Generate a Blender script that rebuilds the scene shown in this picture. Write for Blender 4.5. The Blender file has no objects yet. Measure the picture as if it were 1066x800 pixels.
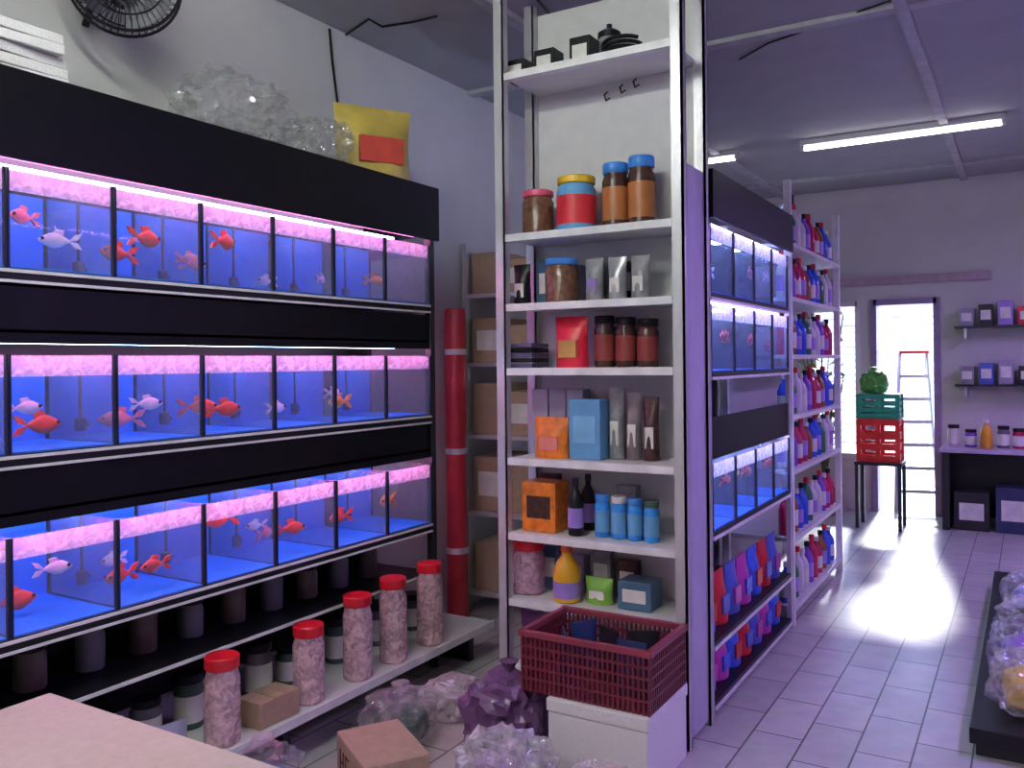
import bpy, bmesh, math, random
from mathutils import Vector, Matrix, noise
random.seed(7)
R = math.radians
C = bpy.context.scene.collection
PI = math.pi

# ------------------------------------------------------------------ camera
FPX = 895.0
YAW, ROLL, CAMZ = R(31.0), R(-0.59), 1.55
ROT = Matrix.Rotation(YAW, 3, 'Z') @ Matrix.Rotation(PI / 2, 3, 'X') @ Matrix.Rotation(ROLL, 3, 'Z')
cam = bpy.data.cameras.new('camera'); cam_o = bpy.data.objects.new('camera', cam); C.objects.link(cam_o)
cam.sensor_width = 36; cam.lens = FPX / 1066 * 36; cam.shift_y = -22.4 / 1066
cam.clip_start = .05; cam.clip_end = 200
cam_o.matrix_world = Matrix.Translation((0, 0, CAMZ)) @ ROT.to_4x4()
bpy.context.scene.camera = cam_o

def at(u, v, X=None, Y=None, Z=None):
    d = ROT @ Vector(((u - 533) / FPX, -(v - 377.6) / FPX, -1))
    if X is not None: t = X / d.x
    elif Y is not None: t = Y / d.y
    else: t = (Z - CAMZ) / d.z
    return Vector((0, 0, CAMZ)) + d * t

# ------------------------------------------------------------------ materials
MATS = {}
def mat(name, col, rough=.5, metal=0, var=.12, scale=12, emit=None, es=0, bump=0, bscale=40, spec=.5, coat=0):
    if name in MATS: return MATS[name]
    m = bpy.data.materials.new(name); m.use_nodes = True
    nt = m.node_tree; b = nt.nodes['Principled BSDF']
    b.inputs['Roughness'].default_value = rough; b.inputs['Metallic'].default_value = metal
    b.inputs['Specular IOR Level'].default_value = spec
    b.inputs['Coat Weight'].default_value = coat
    tc = nt.nodes.new('ShaderNodeTexCoord')
    n = nt.nodes.new('ShaderNodeTexNoise'); n.inputs['Scale'].default_value = scale; n.inputs['Detail'].default_value = 4
    nt.links.new(tc.outputs['Object'], n.inputs['Vector'])
    rp = nt.nodes.new('ShaderNodeValToRGB')
    c0 = [max(0, c * (1 - var)) for c in col]; c1 = [min(1, c * (1 + var)) for c in col]
    rp.color_ramp.elements[0].position = .3; rp.color_ramp.elements[1].position = .7
    rp.color_ramp.elements[0].color = (*c0, 1); rp.color_ramp.elements[1].color = (*c1, 1)
    nt.links.new(n.outputs['Fac'], rp.inputs['Fac']); nt.links.new(rp.outputs['Color'], b.inputs['Base Color'])
    if emit:
        b.inputs['Emission Color'].default_value = (*emit, 1); b.inputs['Emission Strength'].default_value = es
    if bump:
        n2 = nt.nodes.new('ShaderNodeTexNoise'); n2.inputs['Scale'].default_value = bscale
        nt.links.new(tc.outputs['Object'], n2.inputs['Vector'])
        bp = nt.nodes.new('ShaderNodeBump'); bp.inputs['Strength'].default_value = bump; bp.inputs['Distance'].default_value = .01
        nt.links.new(n2.outputs['Fac'], bp.inputs['Height']); nt.links.new(bp.outputs['Normal'], b.inputs['Normal'])
    MATS[name] = m; return m

def clear(name, col, opaque=.3, rough=.08, bump=.6, bscale=30):
    """thin see-through plastic or glass: a fixed mix of clear, gloss and milky diffuse"""
    if name in MATS: return MATS[name]
    m = bpy.data.materials.new(name); m.use_nodes = True; nt = m.node_tree
    out = nt.nodes['Material Output']; nt.nodes.remove(nt.nodes['Principled BSDF'])
    tr = nt.nodes.new('ShaderNodeBsdfTransparent'); tr.inputs[0].default_value = (*[.75 + .25 * c for c in col], 1)
    pr = nt.nodes.new('ShaderNodeBsdfPrincipled'); pr.inputs['Base Color'].default_value = (*col, 1)
    pr.inputs['Roughness'].default_value = rough
    mx = nt.nodes.new('ShaderNodeMixShader'); tc = nt.nodes.new('ShaderNodeTexCoord')
    n = nt.nodes.new('ShaderNodeTexNoise'); n.inputs['Scale'].default_value = bscale; n.inputs['Detail'].default_value = 5
    n.inputs['Distortion'].default_value = 1.2
    nt.links.new(tc.outputs['Object'], n.inputs['Vector'])
    mr = nt.nodes.new('ShaderNodeMapRange'); mr.inputs[1].default_value = .3; mr.inputs[2].default_value = .75
    mr.inputs[3].default_value = opaque * .5; mr.inputs[4].default_value = min(1, opaque * 1.8)
    nt.links.new(n.outputs['Fac'], mr.inputs[0]); nt.links.new(mr.outputs[0], mx.inputs[0])
    nt.links.new(tr.outputs[0], mx.inputs[1]); nt.links.new(pr.outputs[0], mx.inputs[2])
    if bump:
        bp = nt.nodes.new('ShaderNodeBump'); bp.inputs['Strength'].default_value = bump; bp.inputs['Distance'].default_value = .02
        nt.links.new(n.outputs['Fac'], bp.inputs['Height']); nt.links.new(bp.outputs['Normal'], pr.inputs['Normal'])
    nt.links.new(mx.outputs[0], out.inputs['Surface'])
    MATS[name] = m; return m

def film(name, col, lo, hi, bscale=14, gloss=.5, trans=.6):
    """crumpled plastic film or a dirty wet pane: clear, mirror-like along creases, a little milky"""
    if name in MATS: return MATS[name]
    m = bpy.data.materials.new(name); m.use_nodes = True; nt = m.node_tree; N = nt.nodes.new; L = nt.links.new
    out = nt.nodes['Material Output']; nt.nodes.remove(nt.nodes['Principled BSDF'])
    tr = N('ShaderNodeBsdfTransparent'); tr.inputs[0].default_value = (*[.8 + .2 * c for c in col], 1)
    gl = N('ShaderNodeBsdfGlossy'); gl.inputs['Roughness'].default_value = .12; gl.inputs[0].default_value = (.9, .9, .9, 1)
    df = N('ShaderNodeBsdfDiffuse'); df.inputs[0].default_value = (*col, 1); tl = N('ShaderNodeBsdfTranslucent'); tl.inputs[0].default_value = (*col, 1)
    a = N('ShaderNodeMixShader'); a.inputs[0].default_value = trans; L(df.outputs[0], a.inputs[1]); L(tl.outputs[0], a.inputs[2])
    b = N('ShaderNodeMixShader'); b.inputs[0].default_value = gloss; L(a.outputs[0], b.inputs[1]); L(gl.outputs[0], b.inputs[2])
    tc = N('ShaderNodeTexCoord'); n = N('ShaderNodeTexNoise'); n.inputs['Scale'].default_value = bscale; n.inputs['Detail'].default_value = 4; n.inputs['Distortion'].default_value = 1.5
    mr = N('ShaderNodeMapRange'); mr.inputs[1].default_value = .35; mr.inputs[2].default_value = .75; mr.inputs[3].default_value = lo; mr.inputs[4].default_value = hi
    L(tc.outputs['Object'], n.inputs['Vector']); L(n.outputs['Fac'], mr.inputs[0])
    bp = N('ShaderNodeBump'); bp.inputs['Strength'].default_value = .8; bp.inputs['Distance'].default_value = .02; L(n.outputs['Fac'], bp.inputs['Height'])
    for q in (gl, df): L(bp.outputs[0], q.inputs['Normal'])
    c = N('ShaderNodeMixShader'); L(mr.outputs[0], c.inputs[0]); L(tr.outputs[0], c.inputs[1]); L(b.outputs[0], c.inputs[2]); L(c.outputs[0], out.inputs['Surface'])
    MATS[name] = m; return m

def glow(name, col, s):
    if name in MATS: return MATS[name]
    m = bpy.data.materials.new(name); m.use_nodes = True; nt = m.node_tree
    nt.nodes.remove(nt.nodes['Principled BSDF']); e = nt.nodes.new('ShaderNodeEmission')
    e.inputs[0].default_value = (*col, 1); e.inputs[1].default_value = s
    nt.links.new(e.outputs[0], nt.nodes['Material Output'].inputs['Surface']); MATS[name] = m; return m

def tiles():
    m = bpy.data.materials.new('floor_tile'); m.use_nodes = True; nt = m.node_tree; b = nt.nodes['Principled BSDF']
    tc = nt.nodes.new('ShaderNodeTexCoord'); mp = nt.nodes.new('ShaderNodeMapping'); mp.inputs['Rotation'].default_value[2] = PI / 2
    br = nt.nodes.new('ShaderNodeTexBrick'); br.inputs['Scale'].default_value = 1
    br.inputs['Brick Width'].default_value = .4; br.inputs['Row Height'].default_value = .2
    br.inputs['Mortar Size'].default_value = .004; br.inputs['Bias'].default_value = -.2
    br.inputs['Color1'].default_value = (.50, .46, .43, 1); br.inputs['Color2'].default_value = (.42, .39, .37, 1)
    br.inputs['Mortar'].default_value = (.09, .08, .08, 1)
    n = nt.nodes.new('ShaderNodeTexNoise'); n.inputs['Scale'].default_value = 9; n.inputs['Detail'].default_value = 6
    mx = nt.nodes.new('ShaderNodeMixRGB'); mx.blend_type = 'OVERLAY'; mx.inputs[0].default_value = .35
    nt.links.new(tc.outputs['Object'], mp.inputs[0]); nt.links.new(mp.outputs[0], br.inputs['Vector'])
    nt.links.new(tc.outputs['Object'], n.inputs['Vector'])
    nt.links.new(br.outputs['Color'], mx.inputs[1]); nt.links.new(n.outputs['Color'], mx.inputs[2])
    g = nt.nodes.new('ShaderNodeHueSaturation'); g.inputs['Saturation'].default_value = .45
    nt.links.new(mx.outputs[0], g.inputs['Color']); nt.links.new(g.outputs[0], b.inputs['Base Color'])
    b.inputs['Roughness'].default_value = .32
    return m

WHITE = mat('white_paint', (.72, .72, .70), .45, var=.05)
WALL = mat('wall_paint', (.62, .62, .60), .85, var=.05, scale=3, bump=.1)
CEIL = mat('ceiling_board', (.40, .41, .40), .9, var=.05, scale=4, bump=.1)
BLACK = mat('black_plastic', (.008, .008, .011), .4, spec=.3)
DARK = mat('dark_steel', (.03, .03, .035), .4, .3)
STEEL = mat('pale_steel', (.62, .62, .64), .35, .4, var=.05)
EDGE = mat('white_edge', (.8, .8, .8), .3)
BLUEFILM = mat('blue_backing_film', (.008, .20, .85), .5, var=.10, scale=6)
GLASS = clear('tank_glass', (.75, .85, .95), .05, .03, bump=0)
GLOWBAND = film('wet_water_line', (.92, .88, .92), .35, .95, 34, .12, .75)  # pale translucent band, stands in for lamp glow at the water line
WATER = clear('tank_water', (.25, .5, 1), .07, .05, bump=.5, bscale=18)
BAG = film('clear_bag', (.85, .88, .86), .10, .55, 13, .55, .5)
BAGW = film('milky_bag', (.88, .87, .86), .35, .85, 12, .35, .4)
CARD = mat('cardboard', (.42, .29, .20), .8, var=.08, scale=30)
CARDP = mat('pale_cardboard', (.60, .49, .43), .85, var=.05, scale=40)
FOAM = mat('white_foam', (.78, .77, .76), .8, var=.06, scale=120, bump=.3, bscale=120)
RED = mat('red_plastic', (.65, .015, .03), .3)
FISHRED = mat('red_scales', (.85, .06, .03), .35, var=.3, scale=30)
FISHPINK = mat('pink_scales', (.85, .25, .30), .35, var=.3, scale=30)
FISHORG = mat('orange_scales', (.9, .35, .05), .35, var=.3, scale=30)
FISHWHT = mat('pale_scales', (.7, .75, .85), .35, var=.2, scale=30)
LEDP = glow('pink_led', (1, .16, .48), 26)
LEDB = glow('white_blue_led', (.50, .66, 1), 15)
LEDV = glow('violet_led', (.50, .25, 1), 20)

# ------------------------------------------------------------------ mesh helpers
class MB:
    def __init__(s): s.bm = bmesh.new()
    def box(s, c, d, rot=None, bev=0):
        r = bmesh.ops.create_cube(s.bm, size=1); vs = r['verts']
        bmesh.ops.scale(s.bm, vec=d, verts=vs)
        if bev:
            es = list({e for v in vs for e in v.link_edges})
            q = bmesh.ops.bevel(s.bm, geom=es, offset=bev, segments=2, affect='EDGES', profile=.5)
            vs = list({v for f in q['faces'] for v in f.verts} | {v for v in vs if v.is_valid})
        if rot is not None: bmesh.ops.transform(s.bm, matrix=rot, verts=vs)
        bmesh.ops.translate(s.bm, vec=c, verts=vs); return s
    def b2(s, p, q, bev=0):
        c = [(a + b) / 2 for a, b in zip(p, q)]; d = [abs(b - a) for a, b in zip(p, q)]; return s.box(c, d, bev=bev)
    def lathe(s, prof, loc=(0, 0, 0), seg=20, M=None):
        rings = []
        for r, z in prof:
            ring = []
            for k in range(seg):
                v = Vector((r * math.cos(2 * PI * k / seg), r * math.sin(2 * PI * k / seg), z))
                if M is not None: v = M @ v
                ring.append(s.bm.verts.new(v + Vector(loc)))
            rings.append(ring)
        for a, b in zip(rings, rings[1:]):
            for k in range(seg): s.bm.faces.new((a[k], a[(k + 1) % seg], b[(k + 1) % seg], b[k]))
        s.bm.faces.new(list(reversed(rings[0]))); s.bm.faces.new(rings[-1]); return s
    def tube(s, pts, r, seg=8):
        pts = [Vector(p) for p in pts]; rings = []
        for i, p in enumerate(pts):
            t = (pts[min(i + 1, len(pts) - 1)] - pts[max(i - 1, 0)]).normalized()
            a = t.cross(Vector((0, 0, 1)));
            if a.length < .05: a = t.cross(Vector((1, 0, 0)))
            a.normalize(); b = t.cross(a)
            rings.append([s.bm.verts.new(p + (a * math.cos(2 * PI * k / seg) + b * math.sin(2 * PI * k / seg)) * r) for k in range(seg)])
        for a, b in zip(rings, rings[1:]):
            for k in range(seg): s.bm.faces.new((a[k], a[(k + 1) % seg], b[(k + 1) % seg], b[k]))
        s.bm.faces.new(list(reversed(rings[0]))); s.bm.faces.new(rings[-1]); return s
    def blob(s, loc, d, amp=.15, freq=4, sub=4, power=1, seed=0, flat=True, crinkle=0):
        r = bmesh.ops.create_icosphere(s.bm, subdivisions=sub, radius=1); off = Vector((seed * 3.7, seed * 1.3, seed * 7.1))
        for v in r['verts']:
            n = v.co.normalized()
            p = Vector([math.copysign(abs(x) ** power, x) for x in n])
            k = 1 + amp * (noise.noise(n * freq + off) + .5 * noise.noise(n * freq * 2.7 + off))
            if crinkle:
                m_ = Vector((n.x * 2.2 + n.z * 1.5, n.y * 5.5, n.z * 3.0 - n.x)) + off
                k += crinkle * (.5 - abs(noise.noise(m_)) * 2.6 - abs(noise.noise(m_.yzx * 1.9)) * 1.0)
            p = p * k
            v.co = Vector((p.x * d[0] / 2, p.y * d[1] / 2, p.z * d[2] / 2))
            if flat and v.co.z < -d[2] * .44: v.co.z = -d[2] * .44
            v.co += Vector(loc)
        return s
    def build(s, name, m, parent=None, smooth=False, loc=None):
        me = bpy.data.meshes.new(name); bmesh.ops.recalc_face_normals(s.bm, faces=s.bm.faces[:])
        if loc is not None: bmesh.ops.translate(s.bm, vec=-Vector(loc), verts=s.bm.verts[:])
        s.bm.to_mesh(me); s.bm.free()
        if smooth:
            me.polygons.foreach_set('use_smooth', [True] * len(me.polygons))
            try: me.set_sharp_from_angle(angle=R(40))
            except Exception: pass
        o = bpy.data.objects.new(name, me); C.objects.link(o); me.materials.append(m)
        if loc is not None: o.location = loc
        if parent is not None: o.parent = parent
        return o

def tag(o, label, cat, group=None, kind=None):
    if label: o['label'] = label
    if cat: o['category'] = cat
    if group: o['group'] = group
    if kind: o['kind'] = kind
    return o
def thing(name, label, cat, loc=(0, 0, 0), rz=0, group=None):
    o = bpy.data.objects.new(name, None); C.objects.link(o); o.location = loc; o.rotation_euler = (0, 0, rz)
    o.empty_display_size = .05
    return tag(o, label, cat, group)
def struct(name, mb, m, parent=None):
    o = mb.build(name, m, parent)
    if parent is None: o['kind'] = 'structure'
    return o
def dup(root, loc, rz, label, group=None):
    r = root.copy(); C.objects.link(r); r.location = loc; r.rotation_euler = (0, 0, rz); r['label'] = label
    if group: r['group'] = group
    for ch in list(root.children):
        c = ch.copy(); C.objects.link(c); c.parent = r
        for g in ch.children:
            q = g.copy(); C.objects.link(q); q.parent = c
    return r

# ------------------------------------------------------------------ the setting
H = 3.30; XL, XR, YB, YF = -3.08, 1.9, -1.6, 9.4
struct('floor', MB().b2((XL - .1, YB - .1, -.1), (XR + .1, YF + .15, 0)), tiles())
struct('ceiling', MB().b2((XL - .1, YB - .1, H), (XR + .1, YF + .15, H + .1)), CEIL)
struct('wall_left', MB().b2((XL - .1, YB, 0), (XL, YF, H)), WALL)
struct('wall_right', MB().b2((XR, YB, 0), (XR + .1, YF, H)), WALL)
struct('wall_back', MB().b2((XL, YB - .1, 0), (XR, YB, H)), WALL)
D0, D1, W0, W1 = -1.35, -.77, -1.95, -1.50
wf = MB()
wf.b2((XL, YF, 0), (W0, YF + .15, H)); wf.b2((W1, YF, 0), (D0, YF + .15, H)); wf.b2((D1, YF, 0), (XR, YF + .15, H))
wf.b2((W0, YF, 2.12), (W1, YF + .15, H)); wf.b2((W0, YF, 0), (W1, YF + .15, .55)); wf.b2((D0, YF, 2.12), (D1, YF + .15, H))
struct('wall_far', wf, WALL)
fr = MB()
for x in (D0, D1): fr.b2((x - .03, YF - .03, 0), (x + .03, YF + .18, 2.15))
fr.b2((D0, YF - .03, 2.09), (D1, YF + .18, 2.15))
struct('door_1', fr, mat('door_frame', (.30, .22, .38), .4))
fr = MB()
for x in (W0, W1): fr.b2((x - .025, YF - .025, .53), (x + .025, YF + .17, 2.15))
fr.b2((W0, YF - .025, 2.09), (W1, YF + .17, 2.14)); fr.b2((W0, YF - .025, .53), (W1, YF + .17, .58))
w1 = struct('window_1', fr, WHITE)
MB().b2((W0 + .025, YF + .06, .58), (W1 - .025, YF + .066, 2.09)).build('pane', GLASS, w1)
struct('trim_1', MB().b2((-2.2, YF - .05, 2.30), (-.3, YF - .002, 2.38)), mat('lintel', (.45, .33, .40), .6))
bm_ = MB()
for y in (2.3, 4.6, 8.6): bm_.b2((XL, y, H - .025), (XR, y + .08, H))
for x in (-2.25, -.55): bm_.b2((x, YB, H - .03), (x + .06, YF, H))
struct('trim_2', bm_, mat('ceiling_batten', (.48, .49, .48), .8))
struct('pavement', MB().b2((-9, YF + .15, -.12), (6, 24, -.02)), mat('pavement_slab', (.75, .74, .72), .8))
fb = MB().b2((-9, 17, 0), (6, 17.3, 3.1))
bt = tag(fb.build('shop_front', mat('pale_render', (.80, .79, .76), .8)), 'pale sunlit shop front across the street beyond the door', 'building')
sh = MB()
for k in range(18): sh.box((-2.1, 16.96, .15 + k * .13), (3.2, .05, .11))
sh.build('roller_shutter', mat('shutter_steel', (.60, .60, .62), .5), bt)
MB().b2((-4.0, 16.2, 2.6), (-.2, 17, 2.72)).build('awning', mat('awning_red', (.62, .10, .12), .6), bt)

# ------------------------------------------------------------------ fish tanks and racks
TW, TD, TH = .345, .40, .30
def make_tank(label, group):
    t = thing('aquarium', label, 'fish tank', group=group)      # origin: middle of the base, front glass faces +X
    g = MB(); e = .005
    g.b2((TD / 2 - e, -TW / 2, 0), (TD / 2, TW / 2, TH)); g.b2((-TD / 2, -TW / 2, 0), (TD / 2 - e, -TW / 2 + e, TH))
    g.b2((-TD / 2, TW / 2 - e, 0), (TD / 2 - e, TW / 2, TH))
    g.build('glass_walls', GLASS, t)
    MB().b2((-TD / 2, -TW / 2 + e, .006), (-TD / 2 + .004, TW / 2 - e, TH)).build('blue_backing', BLUEFILM, t)
    MB().b2((-TD / 2 + .004, -TW / 2 + e, 0), (TD / 2 - e, TW / 2 - e, .006)).build('base_pane', BLUEFILM, t)
    for y in (-1, 1): MB().box((TD / 2 - .004, y * (TW / 2 - .002), TH / 2), (.012, .006, TH)).build('corner_seal', mat('black_silicone', (.01, .012, .03), .5), t)
    # broken water surface seen through the glass near the top, with a milky band added to show the lamp glow
    w = MB(); n = 10
    gv = [[w.bm.verts.new((-TD / 2 + .006 + (TD - .014) * i / n, -TW / 2 + .006 + (TW - .012) * j / n,
           TH - .055 + .004 * noise.noise(Vector((i * .9, j * .9, 2))))) for j in range(n + 1)] for i in range(n + 1)]
    for i in range(n):
        for j in range(n): w.bm.faces.new((gv[i][j], gv[i + 1][j], gv[i + 1][j + 1], gv[i][j + 1]))
    w.build('water_surface', WATER, t, True)
    MB().b2((TD / 2 - e - .003, -TW / 2 + .006, TH - .068), (TD / 2 - e - .001, TW / 2 - .006, TH - .004)).build('tide_line', GLOWBAND, t)
    p = MB(); p.tube([(-.12, -.10, TH - .01), (-.12, -.10, .08), (-.12, -.07, .05)], .006)
    p.lathe([(.016, .03), (.02, .035), (.02, .075), (.012, .08)], (-.12, -.10, 0), 12)
    p.build('sponge_filter', mat('filter_grey', (.06, .07, .12), .6), t, True)
    return t
def post(mb_target, x, y, z0, z1, w=.035):
    mb_target.b2((x - w / 2, y - w / 2, z0), (x + w / 2, y + w / 2, z1))

RX = -2.60; RY0, RY1 = 1.055, 3.53       # left rack: front plane, near end, far end
TIERS = [1.85, 1.29, .74]
rack = thing('aquarium_rack', 'long black three tier aquarium rack along the left wall', 'rack', (RX - .22, 2.3, 0))
rl = Vector(rack.location)
def rp(mb, name, m, sm=False):
    o = mb.build(name, m, None, sm); o.location = -rl; o.parent = rack; return o
for y in (RY0 - .03, RY1 + .02):
    for x in (RX - .02, RX - .44):
        q = MB(); post(q, x, y, 0, 2.2); rp(q, 'post', DARK)
for z in TIERS:
    rp(MB().b2((RX - .455, RY0 - .01, z - .045), (RX - .004, RY1, z - .002)), 'tier_shelf', BLACK)
    rp(MB().b2((RX - .004, RY0 - .01, z - .014), (RX + .002, RY1, z - .004)), 'shelf_edge', EDGE)
    rp(MB().b2((RX - .004, RY0 - .01, z - .045), (RX + .001, RY1, z - .036)), 'shelf_edge', EDGE)
rp(MB().b2((RX - .47, RY0 - .06, .2), (RX - .462, RY1 + .04, 2.2)), 'back_panel', BLACK)
hd = MB(); hd.b2((RX - .46, RY0 - .08, 2.42), (RX + .03, RY1 + .04, 2.44)); hd.b2((RX + .012, RY0 - .08, 2.172), (RX + .03, RY1 + .04, 2.42))
hd.b2((RX - .46, RY1 + .025, 2.20), (RX + .012, RY1 + .04, 2.42))
rp(hd, 'light_hood', mat('hood_black', (.004, .004, .006), .4, spec=.2))
for z in (1.635, 1.085):
    v = MB(); v.b2((RX - .46, RY0 - .01, z + .02), (RX - .01, RY1, z + .03)); v.b2((RX - .018, RY0 - .01, z - .012), (RX - .01, RY1, z + .16))
    rp(v, 'lamp_board', mat('hood_black', (.004, .004, .006), .4, spec=.2))
for z in (2.195, 1.628, 1.078):
    rp(MB().b2((RX - .085, RY0 + .02, z), (RX - .06, RY1 - .02, z + .01)), 'pink_lamp_strip', LEDP)
    rp(MB().b2((RX - .24, RY0 + .02, z), (RX - .215, RY1 - .02, z + .01)), 'lamp_strip', LEDB)
rp(MB().b2((RX - .455, RY0 - .01, .475), (RX - .004, RY1, .495)), 'lower_board', BLACK)
rp(MB().b2((RX - .004, RY0 - .01, .482), (RX + .003, RY1, .494)), 'shelf_edge', EDGE)
rp(MB().b2((RX - .455, RY0 - .01, .165), (RX + .16, RY1 + .3, .185)), 'bottom_board', WHITE)
rp(MB().b2((RX + .16, RY0 - .01, .155), (RX + .172, RY1 + .3, .19)), 'shelf_edge', EDGE)
for y in (1.2, 2.4, 3.7): rp(MB().b2((RX - .4, y, 0), (RX + .10, y + .04, .165)), 'foot_beam', DARK)

ordn = ['nearest', 'second', 'third', 'fourth', 'fifth', 'sixth', 'farthest']
tname = ['top', 'middle', 'bottom']
tank0 = None
def tank_y(k): return RY0 + .018 + TW / 2 + k * .352
for ti, z in enumerate(TIERS):
    for k in range(7):
        lab = f'{ordn[k]} blue-backed fish tank from the camera on the {tname[ti]} tier of the left rack'
        if tank0 is None: tank0 = make_tank(lab, 'tanks on the left rack'); tank0.location = (RX - .205, tank_y(k), z)
        else: dup(tank0, (RX - .205, tank_y(k), z), 0, lab)

def make_fish(m, L, label, loc, rz, group):
    f = thing('fish', label, 'fish', loc, rz, group)
    b = MB(); prof = []
    r = bmesh.ops.create_uvsphere(b.bm, u_segments=14, v_segments=10, radius=1)
    for v in r['verts']:
        x, y, z = v.co; t = (x + 1) / 2
        w = .55 + .6 * math.sin(PI * min(1, t * 1.05)) - .25 * (1 - t)
        v.co = (x * L * .5, y * L * .13 * w, z * L * .25 * w)
    b.build('body', m, f, True)
    t = MB()
    for side in (-1, 1):
        vs = [(-.42 * L, 0, 0), (-.62 * L, .02 * L, .22 * L * side), (-.82 * L, .05 * L, .27 * L * side), (-.70 * L, .03 * L, .06 * L * side)]
        a = [t.bm.verts.new((x, y + .004, z)) for x, y, z in vs]; c = [t.bm.verts.new((x, y - .004, z)) for x, y, z in vs]
        t.bm.faces.new(a); t.bm.faces.new(list(reversed(c)))
        for i in range(4): t.bm.faces.new((a[i], a[(i + 1) % 4], c[(i + 1) % 4], c[i]))
    t.build('tail_fin', m, f)
    d = MB(); vs = [(.1 * L, 0, .2 * L), (-.05 * L, 0, .38 * L), (-.3 * L, 0, .33 * L), (-.25 * L, 0, .12 * L)]
    a = [d.bm.verts.new((x, .003, z)) for x, y, z in vs]; c = [d.bm.verts.new((x, -.003, z)) for x, y, z in vs]
    d.bm.faces.new(a); d.bm.faces.new(list(reversed(c)))
    for i in range(4): d.bm.faces.new((a[i], a[(i + 1) % 4], c[(i + 1) % 4], c[i]))
    d.build('dorsal_fin', m, f)
    e = MB()
    for s in (-1, 1): e.lathe([(.001, -.003), (.006, -.002), (.006, .002), (.001, .003)], (.36 * L, s * .085 * L, .05 * L), 8, Matrix.Rotation(PI / 2, 3, 'X'))
    e.build('eye', BLACK, f)
    return f
# photographed places of the fish (u, v, colour, length)
FISH = [(32, 205, 'p', .10), (128, 262, 'r', .13), (158, 250, 'r', .15), (192, 272, 'p', .09), (238, 246, 'r', .16), (255, 268, 'p', .08), (283, 292, 'w', .08), (402, 292, 'o', .10),
        (90, 255, 'w', .10), (340, 290, 'w', .08),
        (66, 442, 'r', .16), (122, 438, 'p', .14), (222, 424, 'r', .13), (262, 424, 'r', .12), (300, 425, 'w', .09), (372, 418, 'o', .14), (160, 420, 'w', .09), (20, 425, 'w', .09), (330, 410, 'w', .09),
        (18, 634, 'r', .13), (100, 628, 'r', .12), (186, 582, 'r', .10), (246, 538, 'r', .15), (272, 560, 'p', .09), (320, 546, 'r', .11), (362, 540, 'r', .16), (414, 522, 'o', .13), (150, 590, 'w', .09), (60, 590, 'w', .09), (298, 552, 'w', .08)]
FM = {'r': (FISHRED, 'red'), 'p': (FISHPINK, 'pink'), 'o': (FISHORG, 'orange'), 'w': (FISHWHT, 'pale silvery')}
used = {}
def fish_spot(u, v, tiers, zs, X, y0, cnt, names):
    p = at(u, v, X=X)
    ti = min(range(len(zs)), key=lambda i: abs(zs[i] + .13 - p.z))
    k = max(0, min(cnt - 1, int((p.y - y0) / .352)))
    yc = y0 + TW / 2 + k * .352
    y = max(yc - .045, min(yc + .045, p.y)); z = max(zs[ti] + .06, min(zs[ti] + .19, p.z))
    return ti, k, y, z
for u, v, c, L in FISH:
    ti, k, y, z = fish_spot(u, v, 3, TIERS, RX - .14, RY0 + .018, 7, tname)
    L = min(L, .125); key = (ti, k, c); used[key] = used.get(key, 0) + 1
    ex = ['', ' lower', ' smaller', ' other', ' last'][used[key] - 1] if used[key] > 1 else ''
    dx = [-.08, -.01, .06, -.15][sum(n for (a, b, _), n in used.items() if (a, b) == (ti, k)) % 4]
    make_fish(FM[c][0], L, f'{FM[c][1]}{ex} fish swimming in the {ordn[k]} tank of the left {tname[ti]} tier', (RX - .19 + dx, y, z),
              random.choice((PI / 2, -PI / 2)) + random.uniform(-.4, .4), 'fish in the left tanks')

# ------------------------------------------------------------------ generic goods
def rnd(c): return tuple(c)
LBL = mat('paper_label', (.75, .73, .68), .6)
def jar(u, v, Y=None, X=None, loc=None, r=.045, h=.14, body=None, lid=None, label='', cat='jar', group=None, band=None, name='jar', lidh=None):
    p = Vector(loc)
    t = thing(name, label, cat, p, random.uniform(0, 6), group); lh = lidh or max(.018, h * .16); hb = h - lh
    MB().lathe([(r * .9, 0), (r, .006), (r, hb * .86), (r * .88, hb * .95), (r * .86, hb)], seg=24).build('body', body, t, True)
    MB().lathe([(r * .93, hb), (r * .97, hb + .003), (r * .97, h - .005), (r * .9, h)], seg=28).build('lid', lid, t, True)
    if band:
        MB().lathe([(r * 1.012, hb * .15), (r * 1.012, hb * .75)], seg=24).build('label_band', band, t, True)
    return t
def bottle(loc, r, h, body, capm, label, group=None, band=None):
    t = thing('bottle', label, 'bottle', loc, 0, group)
    MB().lathe([(r * .9, 0), (r, .006), (r, h * .58), (r * .75, h * .70), (r * .36, h * .80), (r * .34, h * .88)], seg=16).build('body', body, t, True)
    MB().lathe([(r * .42, h * .88), (r * .44, h * .89), (r * .40, h)], seg=12).build('cap', capm, t, True)
    if band: MB().lathe([(r * 1.015, h * .14), (r * 1.015, h * .48)], seg=16).build('label_band', band, t, True)
    return t
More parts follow.
